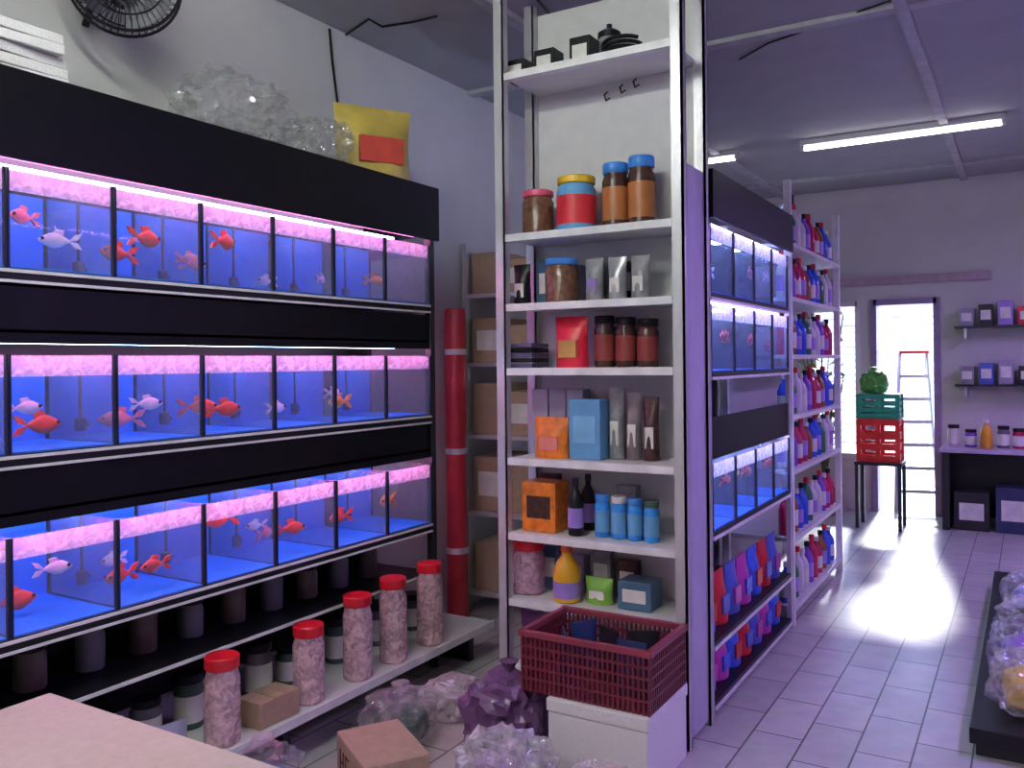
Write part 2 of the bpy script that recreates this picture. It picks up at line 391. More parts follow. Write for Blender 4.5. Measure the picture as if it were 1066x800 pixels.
def pouch(loc, w, h, d, m, label, group=None, rz=0, panel=None, name='pouch', cat='packet'):
    t = thing(name, label, cat, loc, rz, group)
    b = MB(); n = 10; front = []; back = []
    for i in range(n + 1):
        a = []; c = []
        for j in range(n + 1):
            x = (i / n - .5) * w; z = j / n * h; s = math.sin(PI * i / n) ** .6 * (math.sin(PI * min(1, (1 - j / n) * .62 + .0)) if j < n else 0)
            k = d / 2 * s + .003; x *= 1 - .06 * math.sin(PI * j / n)
            k *= 1 + .15 * noise.noise(Vector((x * 20, z * 20, w * 9)))
            a.append(b.bm.verts.new((x, -k, z))); c.append(b.bm.verts.new((x, k, z)))
        front.append(a); back.append(c)
    for g in (front, back):
        for i in range(n):
            for j in range(n): b.bm.faces.new((g[i][j], g[i + 1][j], g[i + 1][j + 1], g[i][j + 1]))
    for i in range(n):
        b.bm.faces.new((front[i][0], front[i + 1][0], back[i + 1][0], back[i][0])); b.bm.faces.new((front[i][n], front[i + 1][n], back[i + 1][n], back[i][n]))
        b.bm.faces.new((front[0][i], front[0][i + 1], back[0][i + 1], back[0][i])); b.bm.faces.new((front[n][i], front[n][i + 1], back[n][i + 1], back[n][i]))
    b.build('sleeve', m, t, True)
    if panel: MB().box((0, -d * .46, h * .36), (w * .55, d * .12, h * .34), bev=.002).build('printed_panel', panel, t)
    return t
def carton(p, d, m, label, cat='box', name='carton', flaps=True, group=None, stripe=None, rz=0):
    t = thing(name, label, cat, p, rz, group)
    MB().box((0, 0, d[2] / 2), d, bev=.004).build('body', m, t)
    if flaps:
        MB().box((0, 0, d[2] + .001), (d[0], .05, .002)).build('tape', mat('parcel_tape', (.45, .33, .2), .3), t)
    if stripe: MB().box((0, -d[1] / 2 - .0015, d[2] * .5), (d[0] * .7, .002, d[2] * .45)).build('printed_panel', stripe, t)
    return t
def bag(name, p, d, m, label, cat='bag', amp=.18, freq=3, seed=1, knot=True, group=None, fill=None, fillm=None):
    t = thing(name, label, cat, p, 0, group)
    MB().blob((0, 0, d[2] * .44), d, amp, freq, 4, .75, seed, crinkle=.09).build('film', m, t)
    if knot: MB().lathe([(.012, d[2] * .88), (.009, d[2] * .94), (.03, d[2] * 1.06), (.04, d[2] * 1.10), (.02, d[2] * 1.11)], (0, 0, 0), 10).build('knot', m, t, True)
    if fill: MB().blob((0, 0, d[2] * .34), (d[0] * .72, d[1] * .72, d[2] * .6), .12, 5, 3, .7, seed + 9).build('contents', fill, t, True)
    return t

# things on the top of the left rack
HT = 2.44
fan = thing('wall_fan', 'black mesh-cage fan on the wall above the near end of the left rack', 'fan', (-2.86, 2.0, 2.97))
MX = Matrix.Rotation(PI / 2, 3, 'Y') @ Matrix.Rotation(0, 3, 'Z'); RZf = Matrix.Rotation(R(-35), 3, 'Z') @ MX
g = MB()
def ringpts(r, off, n=40): return [RZf @ Vector((r * math.cos(2 * PI * k / n), r * math.sin(2 * PI * k / n), off)) for k in range(n + 1)]
for r, o_ in ((.195, 0), (.19, .05), (.14, .075), (.09, .085), (.045, .09), (.14, -.05), (.09, -.06)): g.tube(ringpts(r, o_), .0035 if r < .19 else .006, 6)
for k in range(48):
    a = 2 * PI * k / 48; c, s = math.cos(a), math.sin(a)
    g.tube([RZf @ Vector((r * c, r * s, o_)) for r, o_ in ((.03, .09), (.09, .085), (.14, .075), (.19, .05), (.195, 0), (.14, -.05), (.06, -.065))], .0018, 5)
g.build('cage', BLACK, fan)
b = MB()
for k in range(3):
    n = 8; a0 = 2 * PI * k / 3; prev = None
    for i in range(n + 1):
        a = a0 + i / n * 1.5; z = -.02 + .04 * i / n
        q = [b.bm.verts.new(RZf @ Vector((r * math.cos(a), r * math.sin(a), z))) for r in (.04, .165)] + [b.bm.verts.new(RZf @ Vector((r * math.cos(a), r * math.sin(a), z + .003))) for r in (.04, .165)]
        if prev: b.bm.faces.new((prev[0], prev[1], q[1], q[0])); b.bm.faces.new((prev[2], prev[3], q[3], q[2])); b.bm.faces.new((prev[1], prev[3], q[3], q[1]))
        prev = q
b.build('blades', mat('fan_blade', (.03, .03, .05), .3), fan)
MB().lathe([(.05, -.11), (.06, -.10), (.06, -.055), (.03, -.05), (.03, .03), (.01, .04)], M=RZf).build('motor', BLACK, fan, True)
MB().tube([RZf @ Vector((0, 0, -.11)), (-.16, -.02, -.02), (-.215, -.02, -.12)], .014).build('bracket', BLACK, fan)
for k in range(5):
    s = MB().box((0, 0, .0165), (.28, .46, .031), bev=.003)
    o = s.build('foam_sheet', FOAM); o.location = (-2.79 + .006 * k, 1.42 - .008 * k, HT + .001 + k * .0335); o.rotation_euler = (0, 0, .06 * (k % 3 - 1))
    tag(o, ['lowest white foam sheet of the stack on the rack top', 'second lowest white foam sheet on the rack top', 'middle white foam sheet of the rack-top stack', 'white foam sheet just under the uppermost on the rack', 'uppermost white foam sheet on the rack beneath the fan'][k], 'foam sheet', 'foam sheets on the rack')
bag('plastic_bag', (-2.78, 2.42, HT + .002), (.40, .46, .30), BAG, 'large crumpled clear plastic bag on top of the left rack', seed=3, amp=.28, freq=4)
bag('plastic_bag', (-2.78, 2.90, HT + .002), (.34, .26, .24), BAG, 'smaller crumpled clear bag beside the yellow bag on the rack', seed=5, amp=.3, freq=4, knot=False)
p = pouch((-2.74, 3.26, HT + .003), .40, .36, .24, mat('yellow_sack', (.62, .48, .10), .35, var=.25, scale=7), 'yellow and red sack standing at the far end of the rack top', rz=R(62), panel=mat('red_print', (.65, .08, .05), .4), name='sack', cat='sack')

# red-lidded jars and goods on the left rack's bottom boards
PINKJ = clear('pinkish_jar', (.80, .55, .60), .55, .1, bump=0)
for (u, v, lab) in [(231, 688, 'nearest clear jar with a red lid on the bottom board'), (321, 655, 'second clear red-lidded jar along the bottom board'), (372, 624, 'third clear red-lidded jar along the bottom board'),
                    (409, 606, 'fourth clear red-lidded jar along the bottom board'), (447, 590, 'farthest clear red-lidded jar at the end of the bottom board')]:
    q = at(u, v, X=RX + .085); jar(0, 0, loc=(RX + .085, q.y, .186), r=.064, h=max(.2, q.z - .165), body=PINKJ, lid=RED, label=lab, group='red-lidded jars', lidh=.045, band=None)
def onboard(u, dx, z=.186): q = at(u, 600, X=RX + dx); return (RX + dx, q.y, z)
GREYJ = mat('smoky_jar', (.14, .14, .17), .25); OLIVE = mat('dark_green_pack', (.05, .11, .08), .4)
for k, (u, h, m, lab) in enumerate([(150, .17, GREYJ, 'grey'), (195, .20, OLIVE, 'dark green'), (268, .22, GREYJ, 'smoky'), (300, .16, OLIVE, 'squat green'), (350, .20, OLIVE, 'tall green'), (392, .20, GREYJ, 'charcoal'), (428, .18, OLIVE, 'small green')]):
    jar(0, 0, loc=onboard(u, -.14), r=.055, h=h, body=m, lid=BLACK, label=f'{lab} jar with a black lid standing behind the red-lidded jars', group='dark jars on the bottom board', band=LBL)
carton(Vector(onboard(278, .075)), (.13, .20, .10), CARD, 'small open-sided brown carton between the first two red-lidded jars', flaps=True)
pouch(onboard(165, .06), .2, .14, .10, mat('grey_film', (.30, .31, .36), .3), 'grey wrinkled packet on the bottom board behind the big carton', rz=R(80))
for k in range(9):
    y = 1.6 + k * .21
    jar(0, 0, loc=(RX - .22, y, .496), r=.05, h=.15 + .02 * (k % 3), body=GREYJ if k % 2 else mat('dull_brown_jar', (.12, .09, .08), .3), lid=BLACK,
        label=f'{["first", "second", "third", "fourth", "fifth", "sixth", "seventh", "eighth", "ninth"][k]} dark jar from the near end of the shelf under the tanks', group='jars under the tanks')
# goods on the floor before the rack
big = thing('carton', 'big pale cardboard carton in the bottom left corner', 'box', (-1.93, 1.03, 0))
MB().b2((-.49, -.36, 0), (.46, .40, .615), .004).build('body', CARDP, big)
MB().box((0, 0, .617), (.95, .06, .003)).build('tape', mat('parcel_tape', (.45, .33, .2), .3), big)
txt = thing('carton', 'brown carton printed with dark letters on the floor by the rack', 'box', (-2.02, 2.42, 0), R(-32))
MB().box((0, 0, .09), (.34, .24, .18), bev=.004).build('body', CARD, txt)
l = MB(); INK = mat('ink', (.03, .02, .02), .6)
def stroke(x0, z0, x1, z1): l.box(((x0 + x1) / 2, -.1215, (z0 + z1) / 2), (abs(x1 - x0) + .007, .002, abs(z1 - z0) + .007))
for a, b_, c_, d_ in [(-.12, .05, -.12, .13), (-.08, .05, -.08, .13), (-.12, .09, -.08, .09), (-.05, .05, -.05, .13), (-.05, .05, -.015, .05), (-.05, .09, -.02, .09), (-.05, .13, -.015, .13)]: stroke(a, b_, c_, d_)
l.build('lettering', INK, txt)
BLUEP = mat('blue_wrap', (.08, .12, .55), .3)
bag('plastic_bag', (-2.20, 1.72, 0), (.34, .36, .36), BAGW, 'milky plastic bag on the floor beside the big pale carton', seed=11, amp=.22, fill=mat('pale_goods', (.5, .5, .52), .6))
bag('plastic_bag', (-2.29, 2.10, 0), (.24, .26, .24), BAG, 'clear plastic bag of blue packets on the floor by the rack', seed=12, amp=.22, fill=BLUEP)
bag('plastic_bag', (-2.22, 2.78, 0), (.28, .30, .22), BAG, 'clear bag with dark green contents on the aisle floor', seed=13, amp=.22, fill=OLIVE)
bag('plastic_bag', (-2.20, 3.12, 0), (.26, .28, .17), BAGW, 'small milky bag farthest along the foot of the left rack', seed=14, amp=.2, knot=False)
jar(0, 0, loc=(-1.97, 2.02, 0), r=.05, h=.16, body=GREYJ, lid=RED, label='small dark jar with red cap between bags on the floor', band=BLUEP)

# ------------------------------------------------------------------ gondola: end shelves
EY, EX0, EX1 = 3.30, -2.02, -1.18
gon = thing('gondola_shelving', 'white end shelving of the centre gondola facing the camera', 'shelving', ((EX0 + EX1) / 2, EY + .15, 0))
gl = Vector(gon.location)
def gp(mb, name, m):
    o = mb.build(name, m); o.location = -gl; o.parent = gon; return o
SH = [2.84, 2.12, 1.81, 1.525, 1.126, .793, .50, .20]
for x, y in ((EX0 - .02, EY - .01), (EX1 - .03, EY - .01), (EX0 - .02, EY + .265), (EX1 - .03, EY + .265)):
    w = MB(); w.b2((x - .005, y - .02, 0), (x + .005, y + .02, 3.24)); w.b2((x + .005, y - .02, 0), (x + .045, y - .012, 3.24)); w.b2((x + .005, y + .012, 0), (x + .045, y + .02, 3.24)); w.b2((x+.035, y - .02, 0), (x + .045, y + .02, 3.24))
    gp(w, 'post', STEEL)
for z in SH:
    s = MB(); s.b2((EX0 + .026, EY + .012, z - .022), (EX1 - .036, EY + .288, z - .002)); gp(s, 'shelf', WHITE)
    s = MB(); s.b2((EX0 + .026, EY - .03, z - .032), (EX1 - .036, EY + .012, z)); gp(s, 'shelf_lip', EDGE)
gp(MB().b2((EX0 + .026, EY + .288, 0), (EX1 - .036, EY + .296, 3.2)), 'back_panel', mat('pale_back_panel', (.62, .62, .62), .6, var=.04))
gp(MB().b2((EX1 - .006, EY + .02, .02), (EX1 + .0, EY + .28, 2.35)), 'side_panel', mat('lilac_side', (.5, .46, .60), .5, var=.05))
hk = MB()
for u, v in ((632, 96), (648, 88), (662, 82)):
    p = at(u, v, Y=EY + .287); hk.tube([p, p + Vector((0, -.03, -.02)), p + Vector((.01, -.035, -.05)), p + Vector((.03, -.035, -.04))], .004)
gp(hk, 'hook', BLACK)
def on(u, shelf, dy=.11): p = at(u, 400, Y=EY + dy); return (p.x, EY + dy, SH[shelf] + .0005)
BROWN = mat('brown_feed', (.16, .075, .045), .25, var=.4, scale=40); DBROWN = mat('dark_brown_feed', (.07, .03, .025), .25, var=.4, scale=40)
PINKL = mat('pink_lid', (.75, .10, .20), .35); YEL = mat('yellow_lid', (.80, .50, .03), .35); BLUEL = mat('blue_lid', (.05, .25, .70), .35)
REDL = mat('red_label', (.70, .03, .05), .45); LBLUE = mat('pale_blue_label', (.12, .35, .62), .45); ORANGE = mat('orange_pack', (.80, .20, .02), .35, var=.3, scale=25)
CYAN = mat('bright_blue_jar', (.04, .30, .80), .25, var=.3, scale=25); GREYP = mat('grey_packet', (.26, .26, .28), .35, var=.3, scale=25); PURP = mat('purple_label', (.35, .22, .65), .4)
# topmost shelf: hoses, boxes
for k, u in enumerate((545, 575, 612)):
    p = on(u, 0, .12); carton(Vector(p), (.10, .10, .09 + .02 * k), BLACK, ['black pump box at the left end of the topmost shelf', 'black pump box second from left on the topmost shelf', 'tallest black pump box on the topmost shelf'][k], flaps=False, stripe=LBL)
ho = MB(); ho.tube([Vector(on(652, 0, .1)) + Vector((.08 * math.cos(a) , .085 * math.sin(a), .012 + .00115 * i)) for i, a in enumerate([k * .35 for k in range(54)])], .009)
fl = thing('canister_filter', 'pale grey canister filter between the black boxes and the hose coil', 'filter', on(638, 0, .235))
MB().lathe([(.045, 0), (.05, .008), (.05, .15), (.046, .155)], seg=20).build('body', GREYP, fl, True)
MB().lathe([(.052, .156), (.052, .18), (.03, .195), (.012, .197), (.012, .22)], seg=20).build('cap', BLACK, fl, True)
tag(ho.build('hose_coil', BLACK, None, True), 'coiled black air hose on the topmost shelf near its right end', 'hose')
gb = MB().tube([Vector(on(u, 0, .03)) + Vector((0, 0, .008)) for u in (585, 600, 625, 645, 660)], .006)
tag(gb.build('green_cord', mat('green_cord', (.05, .55, .25), .4), None, True), 'bright green cord lying along the front of the topmost shelf', 'cord')
# second shelf
G2 = 'feed jars on the second shelf'
jar(0, 0, loc=on(562, 1), r=.072, h=.205, body=BROWN, lid=PINKL, label='brown feed jar with a pink lid on the second shelf', group=G2, lidh=.03)
jar(0, 0, loc=on(602, 1), r=.088, h=.245, body=LBLUE, lid=YEL, label='large jar with yellow lid and red blue label on second shelf', group=G2, band=REDL, lidh=.035)
jar(0, 0, loc=on(643, 1, .13), r=.058, h=.285, body=DBROWN, lid=BLUEL, label='tall dark jar with blue lid next to the yellow-lidded jar', group=G2, band=mat('amber_band', (.45, .16, .05), .4))
jar(0, 0, loc=on(670, 1, .13), r=.058, h=.30, body=DBROWN, lid=BLUEL, label='tall dark blue-lidded jar by the right post of the second shelf', group=G2, band=mat('amber_band', (.45, .16, .05), .4))
# third
jar(0, 0, loc=on(586, 2), r=.075, h=.20, body=BROWN, lid=BLUEL, label='brown feed jar with blue lid on the third shelf', group='third shelf jars', lidh=.03)
for k, (u, m, d) in enumerate(((545, BLACK, 'black'), (620, GREYP, 'grey'), (644, mat('silver_packet', (.42, .42, .44), .3, .4), 'silver'), (668, GREYP, 'dull grey right-hand'))):
    pouch(on(u, 2, .12), .085, .19, .07, m, f'{d} packet standing on the third shelf', 'packets on the third shelf', panel=LBL if k != 1 else PURP)
# fourth
pouch(on(596, 3, .10), .16, .225, .10, mat('bright_red_bag', (.72, .02, .05), .3, var=.2), 'bright red feed bag on the fourth shelf', panel=mat('yellow_print', (.6, .35, .1), .4), name='feed_bag', cat='bag')
for k, u in enumerate((630, 652, 675)):
    jar(0, 0, loc=on(u, 3, .14), r=.046, h=.225 - .01 * k, body=DBROWN, lid=BLACK, label=['dark brown jar right beside the red bag', 'middle dark brown jar on the fourth shelf', 'rightmost dark brown jar on the fourth shelf'][k], group='brown jars on the fourth shelf', band=mat('maroon_band', (.25, .04, .04), .4))
for k in range(5):
    o = MB().box((0, 0, .011), (.13, .16, .020), bev=.003).build('tray', BLACK if k % 2 else mat('violet_tray', (.12, .10, .22), .4)); p = on(550, 3, .12); o.location = (p[0], p[1], p[2] + k * .0225)
    tag(o, ['lowest tray of the stack left of the red bag', 'second lowest tray left of the red bag', 'middle tray of the stack left of the red bag', 'second highest tray left of the red bag', 'uppermost tray of the stack left of the red bag'][k], 'tray', 'trays on the fourth shelf')
# fifth
pouch(on(574, 4, .06), .17, .18, .08, ORANGE, 'orange feed packet at the front of the fifth shelf', panel=mat('pink_print', (.8, .25, .2), .4))
carton(Vector(on(613, 4, .10)), (.15, .10, .26), LBLUE, 'pale blue product box beside the orange packet', flaps=False, stripe=mat('blue_print', (.2, .5, .75), .4))
for k, u in enumerate((642, 660, 678)):
    pouch(on(u, 4, .15), .07, .31 - .02 * k, .07, [GREYP, mat('taupe_packet', (.22, .17, .19), .4), DBROWN][k], ['grey tall packet beside the pale blue box', 'taupe tall packet on the fifth shelf', 'dark brown tall packet at the right end of the fifth shelf'][k], 'tall packets on the fifth shelf', panel=LBL)
for k, u in enumerate((566, 584, 602)):
    carton(Vector(on(u, 4, .205)), (.085, .08, .30), mat('lilac_box', (.34, .32, .42), .5), ['lilac grey upright box at left back of the fifth shelf', 'middle lilac grey upright box behind the orange packet', 'right lilac grey upright box behind the orange packet'][k], flaps=False, group='upright boxes on the fifth shelf')
# sixth
carton(Vector(on(567, 5, .11)), (.17, .14, .22), ORANGE, 'orange brown carton at the left of the sixth shelf', flaps=False, stripe=DBROWN)
for k, u in enumerate((598, 611)):
    bottle(on(u, 5, .2 if k else .06), .034, .25, BLACK, DARK, ['black bottle next to the orange carton on the sixth shelf', 'black bottle at the back of the sixth shelf'][k], 'black bottles on the sixth shelf', band=PURP)
for k, u in enumerate((626, 643, 660, 677)):
    jar(0, 0, loc=on(u, 5, .09), r=.033, h=.185 - .005 * k, body=CYAN, lid=[BLUEL, WHITE, BLUEL, OLIVE][k], label=['first', 'second', 'third', 'fourth'][k] + ' bright blue jar from the left on the sixth shelf', group='blue jars on the sixth shelf', band=LBLUE)
# seventh
PINKB = clear('rosy_jar', (.65, .40, .55), .7, .2, bump=0)
jar(0, 0, loc=on(549, 6), r=.072, h=.24, body=PINKB, lid=RED, label='rosy plastic jar with a red lid above the dark basket', lidh=.045)
yb = thing('bottle', 'yellow bottle with a purple label above the dark basket', 'bottle', on(588, 6, .06))
MB().lathe([(.052, 0), (.06, .006), (.06, .13), (.045, .17), (.024, .20), (.022, .215)], seg=24).build('body', mat('yellow_bottle', (.78, .42, .02), .3), yb, True)
MB().lathe([(.026, .215), (.027, .225), (.02, .255), (.008, .262)], seg=16).build('cap', mat('orange_cap', (.75, .15, .04), .35), yb, True)
MB().lathe([(.0608, .02), (.0608, .09)], seg=24).build('label_band', PURP, yb, True)
pouch(on(622, 6, .1), .13, .11, .07, mat('lime_packet', (.22, .50, .06), .35), 'lime green packet beside the yellow bottle', panel=LBL)
carton(Vector(on(664, 6, .12)), (.15, .13, .12), mat('slate_blue_box', (.07, .16, .26), .4), 'slate blue box at the right of the seventh shelf', flaps=False, stripe=LBL)
pouch(on(560, 7, .09), .2, .22, .1, mat('plum_bag', (.16, .05, .18), .35), 'plum coloured bag on the lowest end shelf', panel=PURP)
# back rows of boxes behind the front goods
for si, hh, nm_ in ((2, .21, 'third'), (5, .24, 'sixth'), (6, .20, 'seventh')):
    for k, u in enumerate((572, 599, 626, 653)):
        if si == 5 and k in (1, 2): continue
        c = (k + si) % 4
        carton(Vector(on(u, si, .225)), (.095, .055, hh - .03 * (k % 2)), [GREYP, DBROWN, mat('slate_blue_box', (.07, .16, .26), .4), mat('lilac_box', (.34, .32, .42), .5)][c],
               f'{["grey", "dark brown", "slate blue", "lilac"][c]} box in the back row of the {nm_} end shelf', flaps=False, group='boxes in the back rows', stripe=LBL)
# in front: foam box, basket, bags
fx = thing('foam_box', 'speckled white foam box on the floor under the dark basket', 'box', (-1.36, 3.03, 0))
MB().b2((-.20, -.20, 0), (.20, .20, .24), .006).build('body', FOAM, fx); MB().b2((-.205, -.205, .241), (.205, .205, .29), .006).build('lid', FOAM, fx)
bk = thing('basket', 'dark red plastic lattice basket on the white foam box', 'basket', (-1.42, 3.03, .291))
BM_ = mat('maroon_plastic', (.16, .02, .035), .35); l = MB(); bw, bd, bh = .52, .36, .22
for x in [i * .02 - bw / 2 for i in range(27)]:
    for y in (-bd / 2, bd / 2): l.box((x, y, bh / 2), (.009, .007, bh))
for y in [i * .02 - bd / 2 for i in range(19)]:
    for x in (-bw / 2, bw / 2): l.box((x, y, bh / 2), (.007, .009, bh))
for z in (.05, .09, .13, .17):
    for y in (-bd / 2, bd / 2): l.box((0, y, z), (bw, .008, .009))
    for x in (-bw / 2, bw / 2): l.box((x, 0, z), (.008, bd, .009))
l.b2((-bw / 2, -bd / 2, 0), (bw / 2, bd / 2, .008)); l.build('lattice', BM_, bk)
l = MB()
for y in (-bd / 2, bd / 2): l.box((0, y, bh), (bw + .03, .024, .024), bev=.004)
for x in (-bw / 2, bw / 2): l.box((x, 0, bh), (.024, bd + .03, .024), bev=.004)
l.build('rim', mat('maroon_rim', (.25, .04, .07), .3), bk)
for k, (dx, dy) in enumerate(((-.14, -.06), (.0, .05), (.14, -.05), (.13, .09), (-.13, .09))):
    pouch((-1.42 + dx, 3.03 + dy, .303), .12, .20, .06, BLACK if k % 2 else mat('navy_packet', (.015, .03, .12), .3), ['black packet', 'navy packet', 'glossy packet', 'dark packet', 'folded packet'][k] + ' in the ' + ['front left', 'middle', 'front right', 'back right', 'back left'][k] + ' of the dark red basket', 'packets in the basket', rz=.5 * (k - 2))
bag('plastic_bag', (-1.80, 2.95, 0), (.36, .34, .32), mat('plum_film', (.15, .07, .17), .25, bump=.5, bscale=14), 'plum dark bag on the floor left of the white foam box', seed=21, amp=.2)
bag('plastic_bag', (-1.60, 2.58, 0), (.34, .30, .26), BAGW, 'milky white bag on the floor in front of the plum bag', seed=22, amp=.25, knot=False, fill=mat('mauve_goods', (.35, .2, .45), .5))
bag('plastic_bag', (-1.24, 2.60, 0), (.28, .28, .2), BAGW, 'low white bag in front of the white foam box', seed=23, amp=.25, knot=False, fill=ORANGE)

# ------------------------------------------------------------------ gondola: tanks on the aisle side
GX = EX1; GY0 = 3.645; GN = 4; GT = [1.85, 1.50, .80]; GY1 = GY0 + GN * .352 + .03
g2 = thing('aquarium_rack', 'shorter violet lit aquarium rack on the aisle side of the gondola', 'rack', (GX - .3, 4.3, 0)); ql = Vector(g2.location)
def qp(mb, name, m):
    o = mb.build(name, m); o.location = -ql; o.parent = g2; return o
for y in (GY0 - .008, GY1):
    for x in (GX - .015, GX - .44): q = MB(); post(q, x, y, 0, 2.15, .025); qp(q, 'post', STEEL)
for z in GT + [.32, .06]:
    qp(MB().b2((GX - .44, GY0 + .006, z - .035), (GX - .004, GY1 - .014, z - .002)), 'tier_shelf', BLACK)
    qp(MB().b2((GX - .004, GY0 + .006, z - .035), (GX + .004, GY1 - .014, z - .022)), 'shelf_edge', EDGE)
qp(MB().b2((GX - .46, GY0 - .01, .02), (GX - .452, GY1 + .01, 2.15)), 'back_panel', BLACK)
h2 = MB(); h2.b2((GX - .46, GY0 - .015, 2.36), (GX + .02, GY1 + .02, 2.38)); h2.b2((GX + .005, GY0 - .015, 2.17), (GX + .02, GY1 + .02, 2.36)); h2.b2((GX - .46, GY0 - .015, 2.17), (GX + .005, GY0 - .003, 2.36))
qp(h2, 'light_hood', mat('hood_black', (.004, .004, .006), .4, spec=.2))
for z in (2.165, 1.803, 1.125):
    qp(MB().b2((GX - .07, GY0 + .03, z), (GX - .055, GY1 - .03, z + .009)), 'violet_lamp_strip', glow('violet_tank_led', (.62, .42, 1), 24))
    qp(MB().b2((GX - .25, GY0 + .03, z), (GX - .23, GY1 - .03, z + .009)), 'lamp_strip', glow('blue_tank_led', (.45, .62, 1), 42))
qp(MB().b2((GX - .02, GY0, 1.115), (GX - .012, GY1 - .014, 1.30)), 'lamp_board', mat('hood_black', (.004, .004, .006), .4, spec=.2))
qp(MB().b2((GX - .44, GY0, 1.137), (GX - .02, GY1 - .014, 1.147)), 'lamp_board', mat('hood_black', (.004, .004, .006), .4, spec=.2))
g2n = ['top', 'middle', 'bottom']; o4 = ['nearest', 'second', 'third', 'farthest']
for ti, z in enumerate(GT):
    for k in range(GN): dup(tank0, (GX - .205, GY0 + .018 + TW / 2 + k * .352, z), 0, f'{o4[k]} blue-backed fish tank on the {g2n[ti]} tier of the gondola', 'tanks on the gondola')
F2 = [(727, 340, 'r'), (752, 335, 'r'), (768, 335, 'r'), (786, 355, 'r'), (805, 362, 'p'), (725, 505, 'r'), (740, 508, 'r'), (755, 490, 'r'), (778, 480, 'r'), (786, 492, 'o'), (806, 470, 'r'), (745, 285, 'w'), (780, 285, 'p'), (808, 285, 'w')]
used2 = {}
for u, v, c in F2:
    ti, k, y, z = fish_spot(u, v, 3, GT, GX - .09, GY0 + .018, GN, g2n); n = used2[(ti, k)] = used2.get((ti, k), 0) + 1
    side = ['front', 'rear', 'upper', 'lower', 'hindmost'][n - 1]; dz = [0, .03, -.02, .05, -.04][n - 1]
    make_fish(FM[c][0], .10, f'{FM[c][1]} fish {side} in the {o4[k]} tank of the gondola {g2n[ti]} tier', (GX - .09 - .045 * (n - 1), y, min(GT[ti] + .165, max(GT[ti] + .06, z + dz))), random.choice((PI / 2, -PI / 2)) + random.uniform(-.2, .2), 'fish in the gondola tanks')
# packets on the two low shelves
PK = [mat('blue_red_packet', (.05, .12, .75), .3, var=.4, scale=20), RED, BLUEP, mat('magenta_packet', (.55, .05, .40), .3)]
nm = ['royal blue', 'red', 'dark blue', 'magenta']; nn = ['first', 'second', 'third', 'fourth', 'fifth', 'sixth', 'seventh']
for row, z in enumerate((.32, .06)):
    for k in range(7):
        c = (k + 2 * row) % 4
        pouch((GX - .09, GY0 + .13 + k * .195, z), .17, .24 if row == 0 else .21, .09, PK[c], f'{nm[c]} packet, {nn[k]} from the near end on the {"upper" if row == 0 else "lowest"} low gondola shelf', 'packets low on the gondola', rz=R(90), panel=PK[(c + 1) % 4])

# ------------------------------------------------------------------ bottle shelving beyond
BY0, BY1 = 5.14, 6.62
s2 = thing('shelving_unit', 'white bottle shelving behind the gondola tanks towards the door', 'shelving', (GX - .2, 5.9, 0)); sl_ = Vector(s2.location)
def sp(mb, name, m):
    o = mb.build(name, m); o.location = -sl_; o.parent = s2; return o
for y in (BY0, BY1):
    for x in (GX - .02, GX - .40): q = MB(); post(q, x, y, 0, 2.6, .04); sp(q, 'post', EDGE)
BS = [.10, .50, .90, 1.22, 1.58, 1.92, 2.24]
for z in BS: sp(MB().b2((GX - .40, BY0 + .022, z - .025), (GX, BY1 - .022, z)), 'shelf', WHITE)
sp(MB().b2((GX - .43, BY0, .02), (GX - .422, BY1, 2.55)), 'back_panel', WALL)
cols = [mat('cobalt_bottle', (.03, .10, .65), .2), mat('amber_bottle', (.30, .10, .03), .2), mat('crimson_bottle', (.55, .02, .10), .2), mat('violet_bottle', (.22, .08, .55), .2), mat('milk_bottle', (.65, .63, .66), .3), mat('bottle_green', (.03, .18, .08), .2)]
cn = ['cobalt', 'amber', 'crimson', 'violet', 'milky', 'green']; sn = ['floor', 'second', 'third', 'fourth', 'fifth', 'sixth', 'topmost']
on_ = ['first', 'second', 'third', 'fourth', 'fifth', 'sixth', 'seventh', 'eighth', 'ninth', 'tenth']
for si, z in enumerate(BS):
    for k in range(10):
        c = (k * 5 + si * 2 + (k // 3)) % 6
        bottle((GX - .075, BY0 + .11 + k * .14, z + .0005), .042, .24 + .02 * ((k + si) % 3), cols[c], [WHITE, BLACK, RED][(k + si) % 3], f'{cn[c]} bottle, {on_[k]} from the near post on the {sn[si]} bottle shelf', 'bottles on the white shelving', band=[LBL, PURP, None][(k + 2 * si) % 3])

# ------------------------------------------------------------------ the gap at left: boxes and red roll
ws = thing('shelving_unit', 'grey steel shelving with cartons at the end of the left aisle', 'shelving', (-2.79, 4.75, 0)); wl = Vector(ws.location)
def wp(mb, name, m):
    o = mb.build(name, m); o.location = -wl; o.parent = ws; return o
for x in (-3.04, -2.54):
    for y in (4.5, 5.0): q = MB(); post(q, x, y, 0, 2.3, .03); wp(q, 'post', STEEL)
WS = [.12, .62, 1.10, 1.55, 1.98]
for z in WS: wp(MB().b2((-3.024, 4.485, z - .025), (-2.556, 5.015, z)), 'shelf', STEEL)
wn = ['bottom', 'second', 'third', 'fourth', 'top']
for i, z in enumerate(WS):
    for k in range(2):
        carton(Vector((-2.91 + k * .235, 4.74, z + .0005)), (.215, .40, [.30, .34, .32, .28, .26][i] - .05 * k), CARD, f'{["left", "right"][k]} brown cardboard carton on the {wn[i]} shelf of the aisle end', group='cartons at the aisle end', stripe=LBL if (i + k) % 2 else None)
rr = thing('banner_roll', 'tall red rolled plastic sheet standing at the end of the left aisle', 'roll', at(476, 560, Y=4.30))
rr.location.z = 0
